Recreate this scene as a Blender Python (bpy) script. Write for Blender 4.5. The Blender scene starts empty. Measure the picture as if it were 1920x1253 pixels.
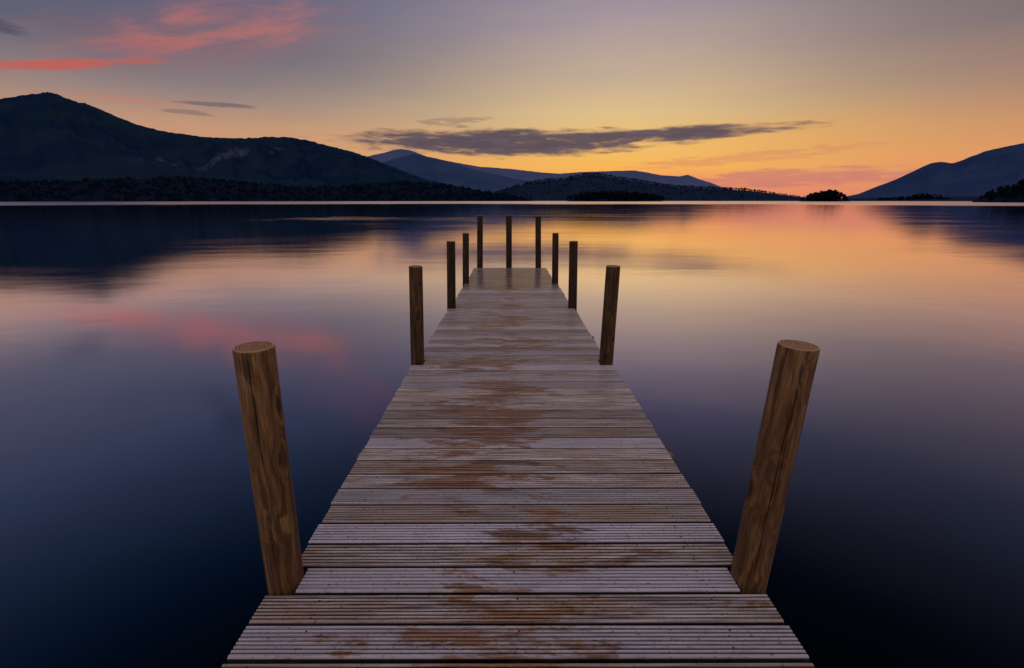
import bpy, math, random
import numpy as np
from mathutils import noise, Vector
random.seed(7); rng=np.random.default_rng(7)
scene=bpy.context.scene
col=scene.collection
scene.view_settings.view_transform='Standard'
scene.view_settings.look='None'
scene.view_settings.exposure=0
scene.view_settings.gamma=1

def lin(c):
    out=[]
    for v in c:
        v=v/255.0
        out.append(v/12.92 if v<=0.04045 else ((v+0.055)/1.055)**2.4)
    return tuple(out)+(1.0,)

# ------------------------------------------------------------------ node helper
class NT:
    def __init__(s,tree):
        s.t=tree; s.n=tree.nodes; s.l=tree.links
    def put(s,sock,v):
        if isinstance(v,bpy.types.NodeSocket): s.l.new(v,sock)
        elif v is not None: sock.default_value=v
    def m(s,op,a,b=None,c=None,clamp=False):
        n=s.n.new('ShaderNodeMath'); n.operation=op; n.use_clamp=clamp
        s.put(n.inputs[0],a); s.put(n.inputs[1],b); s.put(n.inputs[2],c)
        return n.outputs[0]
    def add(s,a,b): return s.m('ADD',a,b)
    def sub(s,a,b): return s.m('SUBTRACT',a,b)
    def mul(s,a,b): return s.m('MULTIPLY',a,b)
    def sm(s,x,lo,hi,a=0.0,b=1.0):
        n=s.n.new('ShaderNodeMapRange'); n.interpolation_type='SMOOTHSTEP'
        s.put(n.inputs[0],x); n.inputs[1].default_value=lo; n.inputs[2].default_value=hi
        n.inputs[3].default_value=a; n.inputs[4].default_value=b
        return n.outputs[0]
    def mix(s,f,a,b,blend='MIX'):
        n=s.n.new('ShaderNodeMix'); n.data_type='RGBA'; n.blend_type=blend
        s.put(n.inputs[0],f); s.put(n.inputs[6],a); s.put(n.inputs[7],b)
        return n.outputs[2]
    def scale(s,c,f):
        n=s.n.new('ShaderNodeVectorMath'); n.operation='SCALE'; s.put(n.inputs[0],c); s.put(n.inputs['Scale'],f); return n.outputs[0]
    def xyz(s,x,y,z=0.0):
        n=s.n.new('ShaderNodeCombineXYZ'); s.put(n.inputs[0],x); s.put(n.inputs[1],y); s.put(n.inputs[2],z)
        return n.outputs[0]
    def sep(s,v):
        n=s.n.new('ShaderNodeSeparateXYZ'); s.put(n.inputs[0],v); return n.outputs
    def noise(s,v,scale=1,detail=5,rough=0.55,dist=0.0):
        n=s.n.new('ShaderNodeTexNoise'); s.put(n.inputs['Vector'],v)
        n.inputs['Scale'].default_value=scale; n.inputs['Detail'].default_value=detail
        n.inputs['Roughness'].default_value=rough; n.inputs['Distortion'].default_value=dist
        return n.outputs[0]
    def ramp(s,f,stops):
        n=s.n.new('ShaderNodeValToRGB'); s.put(n.inputs[0],f)
        e=n.color_ramp.elements
        e[0].position=stops[0][0]; e[0].color=stops[0][1]
        e[1].position=stops[-1][0]; e[1].color=stops[-1][1]
        for p,c in stops[1:-1]:
            k=e.new(p); k.color=c
        return n.outputs[0]
    def ell(s,A,E,a0,e0,slope,ha,he):
        """1 at centre of a slanted ellipse in (azimuth,elevation) degrees, 0 at its edge, negative outside"""
        L=math.hypot(1,slope); cx,sx=1/L,slope/L
        da=s.sub(A,a0); de=s.sub(E,e0)
        u=s.m('DIVIDE',s.add(s.mul(da,cx),s.mul(de,sx)),ha)
        v=s.m('DIVIDE',s.sub(s.mul(de,cx),s.mul(da,sx)),he)
        return s.sub(s.sub(1.0,s.mul(u,u)),s.mul(v,v))

# ------------------------------------------------------------------ sky (world)
w=bpy.data.worlds.new("World"); scene.world=w; w.use_nodes=True
w.cycles.sampling_method='MANUAL'; w.cycles.sample_map_resolution=256
t=NT(w.node_tree)
for n in list(t.n): t.n.remove(n)
tc=t.n.new('ShaderNodeTexCoord')
nv=t.n.new('ShaderNodeVectorMath'); nv.operation='NORMALIZE'; t.l.new(tc.outputs['Generated'],nv.inputs[0])
X,Y,Z=t.sep(nv.outputs[0])
A=t.mul(t.m('ARCTAN2',X,Y),57.29578)
E=t.mul(t.m('ARCSINE',Z),57.29578)
drift=t.noise(t.xyz(t.mul(A,0.035),t.mul(E,0.22),0.0),1.0,4,0.55)
E2=t.add(E,t.mul(t.sub(drift,0.5),3.6))
e=t.m('DIVIDE',t.m('MAXIMUM',E2,0.0),90.0)
def R(lst): return t.ramp(e,[(d/90.0,lin(c)) for d,c in lst])
ZEN=(216,206,216)
C=R([(0,(230,138,110)),(2,(242,154,94)),(3.8,(250,184,88)),(6,(242,190,106)),(9,(224,192,138)),(13,(198,174,150)),(18,(168,152,158)),(25,(116,114,146)),(38,(26,46,76)),(54,(5,13,26)),(68,ZEN),(90,ZEN)])
L=R([(0,(205,142,116)),(4,(212,152,116)),(7,(192,148,122)),(10,(146,128,128)),(14,(98,98,117)),(24,(76,92,128)),(38,(20,58,98)),(54,(5,24,50)),(68,ZEN),(90,ZEN)])
Rr=R([(0,(218,134,112)),(3,(224,150,104)),(6,(200,142,106)),(9,(160,122,112)),(14,(112,98,108)),(24,(60,69,94)),(38,(10,19,34)),(54,(2,4,8)),(68,ZEN),(90,ZEN)])
B=R([(0,(110,86,70)),(12,(122,100,88)),(24,(136,120,118)),(42,(174,160,168)),(62,ZEN),(90,ZEN)])
side=t.mix(t.sm(A,-15,35),L,Rr)
g=t.m('DIVIDE',t.sub(A,12.0),25.0)
wc=t.m('EXPONENT',t.mul(t.mul(g,g),-1.0))
base=t.mix(wc,side,C)
back=t.sm(t.m('ABSOLUTE',A),62,115)
base=t.mix(back,base,B)

nA=t.noise(t.xyz(t.mul(A,0.16),t.mul(E,0.85),3.0),1.0,5,0.60,0.35)
nB=t.noise(t.xyz(t.sub(t.mul(A,0.16),t.mul(E,0.10)),t.sub(t.mul(E,0.50),t.mul(A,0.08)),9.0),1.0,6,0.60,0.5)
# feathery strands running up to the right
nD=t.noise(t.xyz(t.add(t.mul(A,0.10),t.mul(E,0.05)),t.sub(t.mul(E,0.95),t.mul(A,0.26)),2.0),1.0,5,0.58,0.7)
nP=t.add(t.mul(nB,0.62),t.mul(nD,0.38))
nC=t.noise(t.xyz(t.mul(A,0.30),t.mul(E,2.3),5.0),1.0,5,0.58,0.3)
lens=t.ell(A,E,-0.5,6.45,0.0,21.0,1.65)
tail=t.ell(A,E,16.0,6.95,0.008,16.5,0.85)
lv=t.m('MAXIMUM',lens,tail)
den=t.add(t.m('MAXIMUM',lv,-3.0),t.add(t.mul(t.sub(nA,0.46),1.6),t.mul(t.sub(nC,0.48),1.5)))
dm=t.sm(den,0.0,0.85,0.0,0.96)
body=t.mix(t.sm(den,0.1,1.1),lin((136,104,98)),lin((74,68,86)))
body=t.mix(t.sm(nC,0.44,0.70),body,lin((94,82,96)))
sky=t.mix(dm,base,body)
def wisp(sky,a0,e0,sl,ha,he,colr,op,amp=2.2,lo=0.0,hi=0.9,n=None):
    v=t.m('MAXIMUM',t.ell(A,E,a0,e0,sl,ha,he),-3.0)
    d=t.add(v,t.mul(t.sub(n if n is not None else nC,0.5),amp))
    return t.mix(t.sm(d,lo,hi,0.0,op),sky,lin(colr))
sky=wisp(sky,-30.2,9.0,0.02,3.6,0.26,(92,84,100),0.6,4.0)
sky=wisp(sky,-33.0,8.1,0.0,2.6,0.25,(96,86,100),0.45,4.0)
sky=wisp(sky,-44.5,12.9,-0.1,2.5,0.5,(60,64,86),0.6,3.0)
sky=wisp(sky,-6.8,8.6,0.06,4.5,0.5,(140,112,104),0.5,6.0)
sky=wisp(sky,-37,8.7,0.0,5.0,0.35,(200,124,104),0.4,3.5)
sky=wisp(sky,30,2.2,0.02,13,1.1,(194,120,118),0.68,2.8)
sky=wisp(sky,25,4.3,0.06,14,0.6,(214,140,104),0.55,3.8)
# pink plume
sky=wisp(sky,-29.0,15.3,0.23,13.5,3.1,(164,106,112),0.64,3.4,-0.5,2.1,nP)
sky=wisp(sky,-28.0,15.8,0.25,11.0,2.1,(216,120,100),0.72,5.0,-0.1,2.2,nP)
sky=wisp(sky,-36.5,12.9,0.16,6.5,1.0,(186,104,102),0.5,4.5,-0.1,1.8,nP)
sky=wisp(sky,-41.5,10.8,0.19,8.4,0.48,(196,94,84),0.85,2.4,0.0,1.1,nA)
sky=wisp(sky,-20.0,23.0,0.4,8.0,3.6,(172,104,126),0.46,6.0,0.0,2.2,nB)
sky=wisp(sky,-38.0,19.0,0.12,8.0,1.5,(48,56,84),0.6,5.0,0.0,1.5,nB)
sky=wisp(sky,-33.0,23.5,0.10,7.0,1.6,(40,52,80),0.6,5.0,0.0,1.5,nB)

ns=t.n.new('ShaderNodeTexSky'); ns.sky_type='NISHITA'; ns.sun_disc=False
ns.sun_elevation=math.radians(0.0); ns.sun_rotation=math.radians(24)
bg=t.n.new('ShaderNodeBackground'); t.l.new(sky,bg.inputs[0]); bg.inputs[1].default_value=0.97
bg2=t.n.new('ShaderNodeBackground'); t.l.new(ns.outputs[0],bg2.inputs[0]); bg2.inputs[1].default_value=0.004
ad=t.n.new('ShaderNodeAddShader'); t.l.new(bg.outputs[0],ad.inputs[0]); t.l.new(bg2.outputs[0],ad.inputs[1])
wo=t.n.new('ShaderNodeOutputWorld'); t.l.new(ad.outputs[0],wo.inputs[0])

# the sun itself has just set behind the far shore
sd=bpy.data.lights.new("sun","SUN"); sd.energy=0.3; sd.angle=math.radians(0.5); sd.color=(1.0,0.66,0.42)
so=bpy.data.objects.new("sun",sd); col.objects.link(so)
az=math.radians(24); el=math.radians(-2)
so.rotation_euler=Vector((math.sin(az)*math.cos(el),math.cos(az)*math.cos(el),math.sin(el))).to_track_quat('Z','Y').to_euler()

# ------------------------------------------------------------------ camera
CAMZ=2.05; DECK=0.45
cam=bpy.data.cameras.new("camera"); cam.lens=16.0; cam.sensor_width=36.0
cam.clip_start=0.05; cam.clip_end=80000
co=bpy.data.objects.new("camera",cam); col.objects.link(co)
co.location=(0,0,CAMZ); co.rotation_euler=(math.radians(90-16.37),0,math.radians(-0.13))
scene.camera=co

# ------------------------------------------------------------------ mesh helpers
def mk(name,V,F,mats,smooth=False,kind=None,label=None,parent=None):
    me=bpy.data.meshes.new(name)
    me.from_pydata([tuple(v) for v in V],[],F); me.update()
    for m in mats: me.materials.append(m)
    if smooth: me.polygons.foreach_set('use_smooth',[True]*len(me.polygons))
    o=bpy.data.objects.new(name,me); col.objects.link(o)
    if kind: o["kind"]=kind
    if label: o["label"]=label
    if parent: o.parent=parent
    return o
def mat(name):
    m=bpy.data.materials.new(name); m.use_nodes=True
    k=NT(m.node_tree); p=k.n['Principled BSDF']; return m,k,p

# ------------------------------------------------------------------ hills
def hillmat(name,c1,c2,scale,scree=None):
    m,k,p=mat(name)
    g=k.n.new('ShaderNodeNewGeometry').outputs['Position']
    n=k.noise(g,scale,5,0.6)
    c=k.mix(k.sm(n,0.35,0.65),c1,c2)
    if scree:
        x,y,z=k.sep(g)
        n2=k.noise(g,0.022,5,0.7,0.5)
        bx=k.m('DIVIDE',k.sub(k.sub(x,scree[0]),k.mul(k.sub(z,scree[2]),scree[5])),scree[3])
        bz=k.m('DIVIDE',k.sub(z,scree[2]),scree[4])
        v=k.sub(k.sub(1.0,k.mul(bx,bx)),k.mul(bz,bz))
        d=k.add(k.m('MAXIMUM',v,-6.0),k.mul(k.sub(n2,0.5),5.0))
        c=k.mix(k.sm(d,0.2,1.4,0,0.7),c,(0.085,0.10,0.15,1))
    k.put(p.inputs['Base Color'],c)
    p.inputs['Roughness'].default_value=1; p.inputs['Specular IOR Level'].default_value=0.0
    return m
TH=math.radians(16.37); F0=853.0
def bearing(px,py):
    r=(px-958)/F0; u=(626.5-py)/F0
    f=math.cos(TH)+math.sin(TH)*u; z=-math.sin(TH)+math.cos(TH)*u
    return math.atan2(r,f), z/math.hypot(r,f)
def hill(name,pts,Rs,Rr,Rb,material,label,rough=0.10,jag=0.01,step=0.16,rows=46,p=1.05,seed=0):
    bs=[bearing(*q) for q in pts]
    az=[b[0] for b in bs]; te=[b[1] for b in bs]
    a=np.arange(az[0],az[-1],math.radians(step))
    ts=np.linspace(0,1,rows)
    def H(aa,s):
        tn=float(np.interp(aa,az,te)); top=max(tn,0)*Rr+CAMZ
        r=Rs+(Rr-Rs)*min(s,1)+(Rb-Rr)*max(s-1,0)
        x=r*math.sin(aa); y=r*math.cos(aa)
        q=Vector((x,y,seed*100.0))
        if s<=1:
            h=top*s**p
            env=math.sin(math.pi*min(s,1))**0.8
        else:
            h=top*(1-(s-1)*1.0); env=0.0
        f1=noise.fractal(q*(3.2/(Rr*0.35)),0.9,2.1,6)
        rid=1-abs(noise.noise(Vector((aa*26+seed,s*1.1,seed))))*2
        h+=top*env*(f1*rough+(rid-0.5)*rough*0.6)
        h+=top*jag*noise.fractal(Vector((aa*130,s*5,seed+3.0)),0.8,2.0,4)*min(s*2,1)
        if s<=0: h=-3
        return x,y,h
    V=[];F=[]
    for i,aa in enumerate(a):
        for tt in ts:
            V.append(H(aa,tt*1.35))
    n=len(ts)
    for i in range(len(a)-1):
        for j in range(n-1):
            F.append((i*n+j,(i+1)*n+j,(i+1)*n+j+1,i*n+j+1))
    mk(name,V,F,[material],True,"structure",label)
    return H,(az[0],az[-1])

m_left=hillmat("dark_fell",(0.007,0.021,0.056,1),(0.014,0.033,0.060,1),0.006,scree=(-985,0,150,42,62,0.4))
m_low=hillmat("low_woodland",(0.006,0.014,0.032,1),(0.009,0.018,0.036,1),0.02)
m_mound=hillmat("wooded_mound",(0.013,0.027,0.062,1),(0.018,0.034,0.068,1),0.02)  # bluish base colour includes the haze over the low hill
m_mid=hillmat("haze_blue_fell",(0.036,0.066,0.160,1),(0.052,0.088,0.185,1),0.003)  # aerial haze painted in as a blue base colour
m_far=hillmat("haze_tinted_fell",(0.085,0.120,0.255,1),(0.100,0.136,0.275,1),0.002)  # strongest haze tint, put into the base colour of the farthest ridges
m_midr=hillmat("haze_blue_green_fell",(0.028,0.056,0.142,1),(0.042,0.074,0.162,1),0.003)  # haze on the right-hand mountain is also part of its colour

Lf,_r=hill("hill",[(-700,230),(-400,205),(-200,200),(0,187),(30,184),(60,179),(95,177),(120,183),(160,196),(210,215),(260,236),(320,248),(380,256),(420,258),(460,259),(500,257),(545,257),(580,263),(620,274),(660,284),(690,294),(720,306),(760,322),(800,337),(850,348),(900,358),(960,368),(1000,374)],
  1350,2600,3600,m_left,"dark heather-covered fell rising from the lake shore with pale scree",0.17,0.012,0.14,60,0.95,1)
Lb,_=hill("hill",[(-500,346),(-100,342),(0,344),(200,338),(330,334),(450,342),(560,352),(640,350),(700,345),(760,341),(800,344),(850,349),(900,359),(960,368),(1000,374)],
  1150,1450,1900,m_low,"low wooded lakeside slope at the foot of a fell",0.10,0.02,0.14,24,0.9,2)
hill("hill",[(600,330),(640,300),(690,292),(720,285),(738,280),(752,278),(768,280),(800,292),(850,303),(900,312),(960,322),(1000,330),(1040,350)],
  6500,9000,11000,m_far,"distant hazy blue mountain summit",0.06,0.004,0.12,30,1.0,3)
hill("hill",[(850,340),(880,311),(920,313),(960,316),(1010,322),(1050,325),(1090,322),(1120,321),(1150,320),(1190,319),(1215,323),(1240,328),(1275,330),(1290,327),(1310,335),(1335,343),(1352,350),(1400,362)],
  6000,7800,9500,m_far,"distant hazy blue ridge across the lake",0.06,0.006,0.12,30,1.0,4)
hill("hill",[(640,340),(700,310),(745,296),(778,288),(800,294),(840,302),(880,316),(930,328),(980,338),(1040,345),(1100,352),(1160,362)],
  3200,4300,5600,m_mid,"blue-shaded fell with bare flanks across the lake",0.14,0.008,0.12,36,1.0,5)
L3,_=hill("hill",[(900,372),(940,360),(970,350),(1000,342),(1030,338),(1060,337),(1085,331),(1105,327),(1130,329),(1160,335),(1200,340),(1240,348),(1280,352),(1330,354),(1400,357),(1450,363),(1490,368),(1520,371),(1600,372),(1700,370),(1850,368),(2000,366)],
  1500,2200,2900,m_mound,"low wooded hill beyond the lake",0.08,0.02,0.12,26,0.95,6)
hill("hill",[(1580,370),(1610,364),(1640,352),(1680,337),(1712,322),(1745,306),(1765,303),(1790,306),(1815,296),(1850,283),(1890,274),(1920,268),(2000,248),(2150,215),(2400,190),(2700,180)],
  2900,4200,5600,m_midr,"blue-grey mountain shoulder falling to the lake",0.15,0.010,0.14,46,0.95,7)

# ------------------------------------------------------------------ woodland
OCT_F=[(0,2,4),(2,1,4),(1,3,4),(3,0,4),(2,0,5),(1,2,5),(3,1,5),(0,3,5)]
OCT_V=np.array([(1,0,0),(-1,0,0),(0,1,0),(0,-1,0),(0,0,1),(0,0,-1)],float)
def add_tree(V,F,x,y,z,h,wd,conifer,clumps):
    def push(vs,fs):
        b=len(V); V.extend(map(tuple,vs)); F.extend([tuple(b+i for i in f) for f in fs])
    r=0.03*h
    tv=[(x+r*math.cos(k*2.09),y+r*math.sin(k*2.09),z-1) for k in range(3)]+[(x,y,z+h*0.8)]
    push(tv,[(0,1,3),(1,2,3),(2,0,3)])
    for i in range(clumps):
        s=(i+0.5)/clumps
        if conifer:
            rr=wd*0.5*(1-s)**0.9+0.15; a=random.uniform(0,6.28); d=rr*random.uniform(0.2,0.8)
            c=(x+d*math.cos(a),y+d*math.sin(a),z+h*(0.12+0.86*s)); sc=(rr*0.7,rr*0.7,h/clumps*random.uniform(.7,1.3))
        else:
            a=random.uniform(0,6.28); s2=random.uniform(0,1)
            rr=wd*0.5*math.sqrt(max(0.03,1-(2*s2-1)**2)); d=rr*random.uniform(0.2,0.95)
            c=(x+d*math.cos(a),y+d*math.sin(a),z+h*(0.25+0.7*s2)); q=wd*random.uniform(0.09,0.24); sc=(q,q,q*random.uniform(.6,1.0))
        v=OCT_V*np.array(sc)*rng.uniform(0.7,1.25,(6,1))
        ca,sa=math.cos(a),math.sin(a)
        v=np.stack([v[:,0]*ca-v[:,1]*sa,v[:,0]*sa+v[:,1]*ca,v[:,2]+v[:,0]*random.uniform(-.4,.4)],1)+np.array(c)
        push(v,OCT_F)
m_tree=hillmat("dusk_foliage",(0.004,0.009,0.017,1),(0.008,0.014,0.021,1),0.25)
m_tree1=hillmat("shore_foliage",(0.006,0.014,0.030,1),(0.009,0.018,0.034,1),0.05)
m_tree2=hillmat("haze_tinted_foliage",(0.013,0.027,0.060,1),(0.018,0.034,0.066,1),0.05)  # far trees carry the hill's haze in their foliage colour
def wood(name,label,items,clumps,mt=None):
    V=[];F=[]
    for (x,y,z,h,wd,cn) in items: add_tree(V,F,x,y,z,h,wd,cn,clumps)
    o=mk(name,V,F,[mt or m_tree],False,"stuff",label); return o
items=[]
a0,_e=bearing(-250,376); a1,_e=bearing(985,376)
for i in range(1900):
    aa=random.uniform(a0,a1); s=random.random()**1.2*1.02+0.02
    x,y,z=Lb(aa,s); h=random.uniform(5,9)
    items.append((x,y,max(z,0.5)-1.5,h,h*random.uniform(1.0,1.5),random.random()<0.06))
wood("woodland","dark wood along the foot of the fell",items,9,m_tree1)
items=[]
a0,_e=bearing(930,376); a1,_e=bearing(1500,376)
for i in range(1500):
    aa=random.uniform(a0,a1); s=random.choice([random.random(),1.0,random.uniform(.8,1)])
    x,y,z=L3(aa,max(s,0.03)); h=random.uniform(6,12)*min(1,0.35+(a1-aa)*7)
    items.append((x,y,max(z,0.5),h*0.9,h*random.uniform(.7,1.1),random.random()<0.15))
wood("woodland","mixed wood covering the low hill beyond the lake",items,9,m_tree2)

def island(name,px0,px1,dist,prof,label,n,land=1.6,clumps=26,depth=0.35):
    """wooded island; prof maps position along the island (0..1) to tree height in metres"""
    x0=dist*(px0-958)/F0/1.0425; x1=dist*(px1-958)/F0/1.0425
    cx=(x0+x1)/2; hw=(x1-x0)/2; hd=hw*depth
    V=[];F=[];N=64;Rg=8
    V.append((cx,dist,land))
    for j in range(1,Rg+1):
        s=j/Rg
        for i in range(N):
            a=2*math.pi*i/N; wob=1+0.12*noise.noise(Vector((math.cos(a)*2,math.sin(a)*2,px0*.1)))
            V.append((cx+hw*1.03*s*wob*math.cos(a),dist+hd*1.1*s*wob*math.sin(a),land*(1-s**3)*(1+.4*noise.noise(Vector((a*3,s*4,1))))-(0.6 if j==Rg else 0)))
    for i in range(N): F.append((0,1+i,1+(i+1)%N))
    for j in range(Rg-1):
        for i in range(N):
            b=1+j*N; F.append((b+i,b+N+i,b+N+(i+1)%N,b+(i+1)%N))
    mk("island",V,F,[m_low],True,"structure",label)
    it=[]
    for i in range(n):
        a=random.uniform(0,6.28); rr=math.sqrt(random.random())*0.96
        u=rr*math.cos(a); h=np.interp((u+1)/2,[q[0] for q in prof],[q[1] for q in prof])*random.uniform(.72,1.06)
        it.append((cx+hw*u,dist+hd*rr*math.sin(a),land*0.5,h,h*random.uniform(.5,.75),random.random()<0.12))
    wood("woodland",name,it,clumps)
island("dark clump of trees on a small lake island",1501,1596,900,[(0,6),(.12,10),(.28,14),(.42,20),(.6,21),(.72,16),(.85,11),(1,5)],"small wooded island in the lake",80)
island("dense trees on a long low island",1060,1252,960,[(0,12),(.2,18),(.4,20),(.6,19),(.8,15),(1,9)],"long wooded island in the lake",170)
island("row of shoreline trees on low ground",1645,1785,1250,[(0,8),(.25,12),(.5,13),(.6,20),(.7,18),(1,6)],"low wooded spit by the lake shore",90,1.6,20,.2)
island("low scrub on a lakeside spit",1600,1700,1400,[(0,3),(.5,7),(1,4)],"low marshy spit at the lake edge",60,1.0,14,.2)
PT,_=hill("hill",[(1825,376),(1850,368),(1880,360),(1910,354),(1960,346),(2050,335),(2200,325),(2500,320)],700,860,1100,m_low,"dark wooded headland reaching into the lake",0.08,0.02,0.15,20,0.8,8)
items=[]
a0,_e=bearing(1838,376); a1,_e=bearing(2150,376)
for i in range(260):
    aa=random.uniform(a0,a1); s=random.random()**.8
    x,y,z=PT(aa,max(s,.06)); h=random.uniform(7,13)*min(1,0.45+(aa-a0)*14)
    items.append((x,y,z,h,h*random.uniform(.5,.8),random.random()<.35))
wood("woodland","trees covering the dark lakeside headland",items,24)

# ------------------------------------------------------------------ water
m,k,p=mat("lake_water")
k.n.remove(p)
pos=k.n.new('ShaderNodeNewGeometry').outputs['Position']
x,y,z=k.sep(pos)
dist=k.m('SQRT',k.add(k.mul(x,x),k.mul(y,y)))
nz=k.noise(k.xyz(k.mul(x,0.012),k.mul(y,0.03),0),1,3,0.5)
far=k.mul(k.sm(k.add(dist,k.mul(k.sub(nz,0.5),220.0)),230,360),0.24)
ex=k.m('DIVIDE',k.add(x,21.0),18.0); ey=k.m('DIVIDE',k.sub(k.sub(y,52.0),k.mul(x,-0.15)),8.0)
pat=k.sub(1.0,k.add(k.mul(ex,ex),k.mul(ey,ey)))
n3=k.noise(k.xyz(k.mul(x,0.12),k.mul(y,0.5),2),1,4,0.6)
pm=k.mul(k.sm(k.add(k.m('MAXIMUM',pat,-2.0),k.mul(k.sub(n3,.5),4.5)),0.0,2.2),0.17)
# slow cat's-paws: the calm is not perfectly even
n4=k.noise(k.xyz(k.mul(x,0.05),k.mul(y,0.22),6),1,4,0.6)
rough=k.add(k.add(k.add(0.088,k.mul(k.sm(n4,0.4,0.7),0.035)),far),pm)
bn=k.noise(k.xyz(k.mul(x,0.35),k.mul(y,0.8),0),1,2,0.5)
bmp=k.n.new('ShaderNodeBump'); k.l.new(bn,bmp.inputs['Height']); bmp.inputs['Strength'].default_value=0.05; bmp.inputs['Distance'].default_value=0.1
fr=k.n.new('ShaderNodeFresnel'); fr.inputs['IOR'].default_value=1.33
fac=k.m('SUBTRACT',k.mul(k.m('POWER',fr.outputs[0],0.4),2.22),0.50,clamp=True)
fac=k.m('MINIMUM',fac,0.98)
gl=k.n.new('ShaderNodeBsdfGlossy'); gl.distribution='BECKMANN'
gl.inputs['Color'].default_value=(0.99,0.925,1.0,1); k.l.new(rough,gl.inputs['Roughness']); k.l.new(bmp.outputs[0],gl.inputs['Normal'])
df=k.n.new('ShaderNodeBsdfDiffuse'); df.inputs['Color'].default_value=(0.001,0.002,0.004,1)
mx=k.n.new('ShaderNodeMixShader'); k.l.new(fac,mx.inputs[0]); k.l.new(df.outputs[0],mx.inputs[1]); k.l.new(gl.outputs[0],mx.inputs[2])
k.l.new(mx.outputs[0],k.n['Material Output'].inputs[0])
S=30000
mk("water",[(-S,-S,0),(S,-S,0),(S,S,0),(-S,S,0)],[(0,1,2,3)],[m],False,"structure","calm lake surface at dusk")

# ------------------------------------------------------------------ jetty
jet=bpy.data.objects.new("jetty",None); col.objects.link(jet); jet.empty_display_size=0.5
jet["label"]="weathered wooden jetty with grooved planks and round posts over calm lake"
jet["category"]="jetty"

m_deck,k,p=mat("grooved_decking")
pos=k.n.new('ShaderNodeNewGeometry').outputs['Position']
at=k.n.new('ShaderNodeAttribute'); at.attribute_name='board'; rnd=at.outputs['Fac']
x,y,z=k.sep(pos)
off=k.mul(rnd,57.0)
gr=k.noise(k.xyz(k.mul(k.add(x,off),2.6),k.mul(y,90.0),off),1,6,0.65,0.4)
blot=k.noise(k.xyz(k.mul(k.add(x,off),1.8),k.mul(y,10.0),off),1,5,0.62,0.2)
c=k.mix(k.sm(gr,0.36,0.64),(0.22,0.165,0.15,1),(0.70,0.61,0.60,1))
c=k.mix(k.sm(blot,0.44,0.64,0,0.6),c,(0.44,0.28,0.165,1))
r2=k.m('FRACT',k.mul(rnd,7.31)); r3=k.m('FRACT',k.mul(rnd,13.7))
c=k.mix(k.sm(r2,0.35,1.0,0,0.55),c,(0.57,0.55,0.67,1))
c=k.mix(k.sm(r3,0.5,1.0,0,0.35),c,(0.44,0.28,0.15,1))
c=k.scale(c,k.add(0.76,k.mul(rnd,0.46)))
# damp rusty stains down the walked centre, broken from board to board
st=k.noise(k.xyz(k.add(k.mul(x,2.0),k.mul(r2,0.9)),k.add(k.mul(y,8.0),k.mul(rnd,1.8)),1.7),1,7,0.70,0.3)
xc=k.m('DIVIDE',k.add(x,0.12),0.65); ctr=k.m('EXPONENT',k.mul(k.mul(xc,xc),-1.0))
lrg=k.noise(k.xyz(k.mul(x,0.8),k.mul(y,1.1),8.0),1,2,0.5)
sv=k.add(k.add(st,k.mul(k.sub(ctr,0.80),0.22)),k.mul(k.sub(lrg,0.5),0.40))
stm=k.sm(sv,0.495,0.585,0,0.88)
c=k.mix(stm,c,k.mix(k.sm(gr,.38,.62),(0.14,0.056,0.020,1),(0.44,0.215,0.080,1)))
sp=k.noise(pos,95,2,0.5); c=k.mix(k.sm(sp,0.64,0.70,0,0.75),c,(0.04,0.03,0.025,1))
sp2=k.noise(k.xyz(k.mul(x,30),k.mul(y,55),4),1,3,0.6); c=k.mix(k.sm(sp2,0.60,0.74,0,0.7),c,(0.09,0.055,0.035,1))
wet=k.sm(y,8.3,8.7)
c=k.mix(k.mul(wet,0.65),c,(0.12,0.08,0.07,1))
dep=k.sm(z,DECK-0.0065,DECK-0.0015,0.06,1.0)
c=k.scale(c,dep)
k.put(p.inputs['Base Color'],c)
rg=k.sub(k.sub(k.add(0.30,k.mul(gr,0.18)),k.mul(wet,0.29)),k.mul(stm,0.10))
k.put(p.inputs['Roughness'],rg)
p.inputs['Specular IOR Level'].default_value=0.8
bmp=k.n.new('ShaderNodeBump'); k.l.new(gr,bmp.inputs['Height']); bmp.inputs['Strength'].default_value=0.5; bmp.inputs['Distance'].default_value=0.004
k.l.new(bmp.outputs[0],p.inputs['Normal'])
m_screw,k,p=mat("dark_steel"); p.inputs['Metallic'].default_value=0.6; p.inputs['Roughness'].default_value=0.5
n=k.noise(k.n.new('ShaderNodeNewGeometry').outputs['Position'],80); k.put(p.inputs['Base Color'],k.mix(n,(0.03,0.025,0.02,1),(0.09,0.06,0.04,1)))

POSTS=[(-.993,1.622,-.962,1.077,.0705),(1.052,1.628,1.081,1.080,.0695),
       (-.962,4.420,-.924,.99,.065),(.980,4.424,.993,.99,.068),
       (-.926,6.914,-.896,1.015,.064),(.957,6.914,.936,1.015,.064),
       (-.913,9.125,-.886,.985,.062),(.892,9.125,.875,.985,.062),
       (-.772,11.335,-.747,1.25,.070),(-.05,11.335,-.05,1.26,.070),(.679,11.335,.657,1.24,.068)]
V=[];F=[];MI=[];BA=[]
PITCH=0.147; BW=0.1335; TH_B=0.028
def edge(yc):
    l=np.interp(yc,[-5,1.5,1.7,4.3,4.5,6.8,7.1,9.0,9.2,11.4],[-1.045,-1.035,-.985,-1.0,-.972,-.965,-.94,-.93,-.915,-.91])
    r=np.interp(yc,[-5,1.5,1.7,4.3,4.5,6.8,7.1,9.0,9.2,11.4],[1.085,1.085,1.04,1.045,.995,.985,.95,.93,.89,.865])
    return l,r
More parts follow.
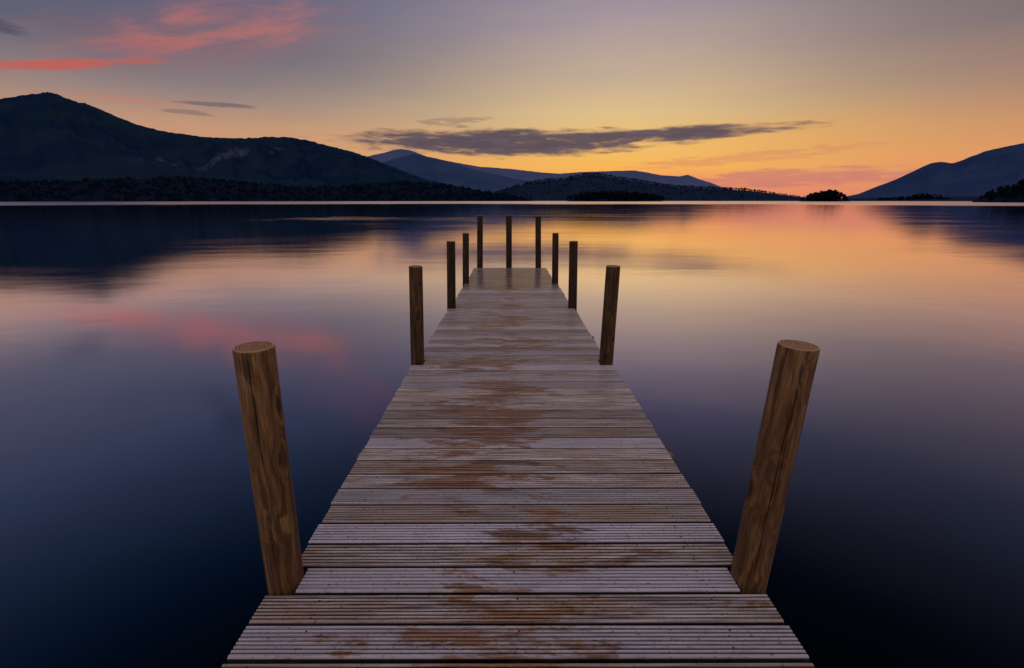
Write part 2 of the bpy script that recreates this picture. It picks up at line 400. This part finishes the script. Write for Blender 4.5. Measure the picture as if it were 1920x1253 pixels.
def prof(w,ng):
    """board cross-section (y,z) of the grooved top, front to back"""
    P=[(0,-TH_B),(0,-0.007),(0.005,0)]
    if ng:
        m0=0.010; per=(w-2*m0)/ng; gw=0.0082
        for i in range(ng):
            c=m0+per*(i+.5)
            P+=[(c-gw/2,0),(c-gw/2+0.0012,-0.0068),(c+gw/2-0.0012,-0.0068),(c+gw/2,0)]
    P+=[(w-0.005,0),(w,-0.007),(w,-TH_B)]
    return P
y0=1.552-31*PITCH; idx=0
while y0<11.2:
    if 8.45<y0<8.60: y0+=0.010
    yc=y0+BW/2; l,r=edge(yc)
    l+=random.uniform(-.006,.006); r+=random.uniform(-.006,.006)
    for (bx,by,tx,h,rad) in POSTS[:8]:
        if y0+BW>by-rad+0.004 and y0<by+rad-0.02:
            if bx<0: l=max(l,bx+rad+0.004)
            else: r=min(r,bx-rad-0.004)
    ng=random.choice([6,6,6,5,6,7])
    if random.random()<0.03: ng=0
    P=prof(BW+random.uniform(-.002,.002),ng); n=len(P)
    skew=random.uniform(-.003,.003); dz=random.uniform(-.0014,.0014); tl=random.uniform(-.001,.001)
    NX=3; b=len(V); rv=random.random()
    for i in range(NX+1):
        s=i/NX; xx=l+(r-l)*s
        for (py,pz) in P:
            V.append((xx,y0+py+skew*(s-.5)*2,DECK+pz+dz+tl*(s-.5)*2)); BA.append(rv)
    for i in range(NX):
        for j in range(n-1):
            F.append((b+i*n+j,b+(i+1)*n+j,b+(i+1)*n+j+1,b+i*n+j+1)); MI.append(0)
    for i in range(NX):
        F.append((b+i*n+n-1,b+(i+1)*n+n-1,b+(i+1)*n,b+i*n)); MI.append(0)
    F.append(tuple(b+j for j in range(n))); MI.append(0)
    F.append(tuple(b+NX*n+j for j in range(n-1,-1,-1))); MI.append(0)
    if y0<9:
        for sx in (-.80,0.02,.84):
            for sy in (0.035,0.105):
                cx=sx+random.uniform(-.012,.012); cy=y0+sy+random.uniform(-.004,.004); bb=len(V)
                for q in range(8):
                    V.append((cx+.0042*math.cos(q*.785),cy+.0042*math.sin(q*.785),DECK+dz+0.0014)); BA.append(rv)
                F.append(tuple(bb+q for q in range(8))); MI.append(1)
    y0+=PITCH; idx+=1
deck=mk("deck",V,F,[m_deck,m_screw],False,None,None,jet)
for i,q in enumerate(MI):
    if q: deck.data.polygons[i].material_index=q
a=deck.data.attributes.new('board','FLOAT','POINT'); a.data.foreach_set('value',BA)

m_beam,k,p=mat("rough_timber")
pos=k.n.new('ShaderNodeNewGeometry').outputs['Position']
n=k.noise(pos,14,6,0.6); k.put(p.inputs['Base Color'],k.mix(n,(0.10,0.055,0.028,1),(0.34,0.20,0.10,1))); p.inputs['Roughness'].default_value=.75
def beam(name,x0,x1,y0,y1,z0,z1):
    import bmesh
    bm=bmesh.new(); bmesh.ops.create_cube(bm,size=1)
    for v in bm.verts:
        v.co.x=x0 if v.co.x<0 else x1; v.co.y=y0 if v.co.y<0 else y1; v.co.z=z0 if v.co.z<0 else z1
    bmesh.ops.bevel(bm,geom=bm.edges[:],offset=0.006,segments=2,affect='EDGES')
    me=bpy.data.meshes.new(name); bm.to_mesh(me); bm.free(); me.materials.append(m_beam)
    o=bpy.data.objects.new(name,me); col.objects.link(o); o.parent=jet
    return o
zt=DECK-TH_B-0.003
for jx in (-.80,0.02,.84): beam("joist",jx-.025,jx+.025,-2.9,11.23,zt-.15,zt)
for (yy,xl,xr) in ((2.70,-1.03,1.085),(5.45,-1.005,1.035)):
    beam("crossbeam",xl,xr,yy-.04,yy+.04,zt-.09-.15,zt-.152)
    beam("joist_bracket",xl,xl+.09,yy-.03,yy+.03,zt-.15,zt-.002)
    beam("joist_bracket",xr-.09,xr,yy-.03,yy+.03,zt-.15,zt-.002)
for by in (1.63,4.42,6.91,9.12):
    beam("crossbeam",-.90,.90,by+.09,by+.15,zt-.15-.17,zt-.152)

m_post,k,p=mat("round_post_timber")
tcn=k.n.new('ShaderNodeTexCoord').outputs['Object']
x,y,z=k.sep(tcn)
oi=k.n.new('ShaderNodeObjectInfo').outputs['Random']; of=k.mul(oi,31.0)
# knots first: the grain bends round them
vo=k.n.new('ShaderNodeTexVoronoi'); k.put(vo.inputs['Vector'],k.xyz(k.mul(x,8),k.mul(y,8),k.add(k.mul(z,4.0),of))); vo.inputs['Scale'].default_value=1
vd=vo.outputs['Distance']
bend=k.sm(vd,0.1,0.55,1.6,0.0)
wv=k.noise(k.xyz(k.mul(x,12),k.mul(y,12),k.add(k.mul(z,3.0),of)),1,3,0.55)
sh=k.add(k.mul(wv,3.4),bend)
g1=k.noise(k.xyz(k.add(k.mul(x,42),sh),k.add(k.mul(y,42),sh),k.add(k.mul(z,1.6),of)),1,5,0.6,0.3)
gf=k.noise(k.xyz(k.mul(x,170),k.mul(y,170),k.add(k.mul(z,7),of)),1,3,0.6)
g2=k.noise(k.xyz(k.mul(x,9),k.mul(y,9),k.add(k.mul(z,2.2),of)),1,4,0.55)
c=k.mix(k.sm(g1,0.36,0.64),(0.090,0.042,0.014,1),(0.36,0.200,0.074,1))
c=k.mix(k.sm(gf,0.40,0.66,0,0.65),c,(0.065,0.032,0.013,1))
c=k.mix(k.sm(g2,0.42,0.70,0,0.6),c,(0.11,0.055,0.023,1))
kn=k.sm(vd,0.09,0.20,1,0); c=k.mix(k.mul(kn,0.85),c,(0.026,0.013,0.007,1))
rad=k.m('SQRT',k.add(k.mul(x,x),k.mul(y,y)))
c=k.mix(k.sm(z,-0.30,0.05,0.7,0.0),c,(0.03,0.022,0.015,1))
# posts further out get a darker timber colour
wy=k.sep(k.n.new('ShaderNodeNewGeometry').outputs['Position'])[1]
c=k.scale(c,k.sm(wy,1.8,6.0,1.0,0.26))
wob=k.noise(tcn,22,3,0.5)
rings=k.m('SINE',k.add(k.mul(rad,560.0),k.mul(wob,8.0)))
endc=k.mix(k.sm(rings,-1,1),(0.20,0.085,0.032,1),(0.50,0.27,0.12,1))
endc=k.mix(k.sm(k.noise(tcn,30,5,.6),.4,.7,0,.6),endc,(0.18,0.08,0.034,1))
endc=k.mix(k.sm(rad,0.058,0.068,0,.6),endc,(0.58,0.36,0.18,1))
at=k.n.new('ShaderNodeAttribute'); at.attribute_name='endgrain'
c=k.mix(at.outputs['Fac'],c,endc)
cr=k.n.new('ShaderNodeAttribute'); cr.attribute_name='crack'
c=k.mix(k.mul(cr.outputs['Fac'],0.95),c,(0.008,0.005,0.003,1))
k.put(p.inputs['Base Color'],c); p.inputs['Roughness'].default_value=0.62; p.inputs['Specular IOR Level'].default_value=0.35
bmp=k.n.new('ShaderNodeBump'); k.l.new(g1,bmp.inputs['Height']); bmp.inputs['Strength'].default_value=0.6; bmp.inputs['Distance'].default_value=0.004
k.l.new(bmp.outputs[0],p.inputs['Normal'])
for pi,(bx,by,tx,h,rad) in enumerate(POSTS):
    N=220 if pi<2 else 96; V=[];F=[];EG=[];CK=[]
    zs=list(np.linspace(-1.6,h-0.012,70 if pi<2 else 40))
    cracks=[(random.uniform(0,N),random.uniform(-.1,.3)*h,random.uniform(.6,1.02)*h,random.uniform(-6,6)) for _ in range(1)]
    if pi==1: cracks=[(N*0.69,0.03,h*0.80,4),(N*0.73,h*0.35,h*.97,-3)]
    if pi==0: cracks=[(N*0.79,h*0.45,h*1.0,-3),(N*0.76,h*0.05,h*.35,2)]
    rows=[(zz,1.0,0) for zz in zs]+[(h-0.005,0.985,0),(h-0.001,0.955,1),(h,0.90,1)]
    for zz,rs,eg in rows:
        for i in range(N):
            a=2*math.pi*i/N
            rr=rad*rs*(1.045-0.05*(zz/h if zz>0 else 0))*(1+0.022*noise.noise(Vector((math.cos(a)*1.3,math.sin(a)*1.3,zz*1.3+pi*7)))+0.012*noise.noise(Vector((math.cos(a)*6,math.sin(a)*6,zz*3+pi*7))))
            ck=0.0
            for (ci,z0,z1,dr) in cracks:
                if z0<zz<z1:
                    pos_i=(ci+dr*(zz/h)+2.2*noise.noise(Vector((zz*5,ci,pi))))%N
                    d=abs(i-pos_i); d=min(d,N-d)
                    if d<0.8:
                        ck=min(1,(zz-z0)*6,(z1+.04-zz)*6); rr-=0.006*ck
            V.append((rr*math.cos(a),rr*math.sin(a),zz)); EG.append(float(eg)); CK.append(ck)
    M=len(rows)
    for j in range(M-1):
        for i in range(N):
            F.append((j*N+i,j*N+(i+1)%N,(j+1)*N+(i+1)%N,(j+1)*N+i))
    last=(M-1)*N
    for q in (0.6,0.3):
        b=len(V)
        for i in range(N):
            a=2*math.pi*i/N; V.append((rad*q*math.cos(a),rad*q*math.sin(a),h+0.0008*noise.noise(Vector((a,q*5,pi))))); EG.append(1.0); CK.append(0.0)
        for i in range(N): F.append((last+i,last+(i+1)%N,b+(i+1)%N,b+i))
        last=b
    V.append((0,0,h)); EG.append(1.0); CK.append(0.3); cc=len(V)-1
    for i in range(N): F.append((last+i,last+(i+1)%N,cc))
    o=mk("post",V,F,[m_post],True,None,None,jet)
    a=o.data.attributes.new('endgrain','FLOAT','POINT'); a.data.foreach_set('value',EG)
    a=o.data.attributes.new('crack','FLOAT','POINT'); a.data.foreach_set('value',CK)
    o.location=(bx,by,DECK)
    o.rotation_euler=(0,math.atan2(tx-bx,h),0)
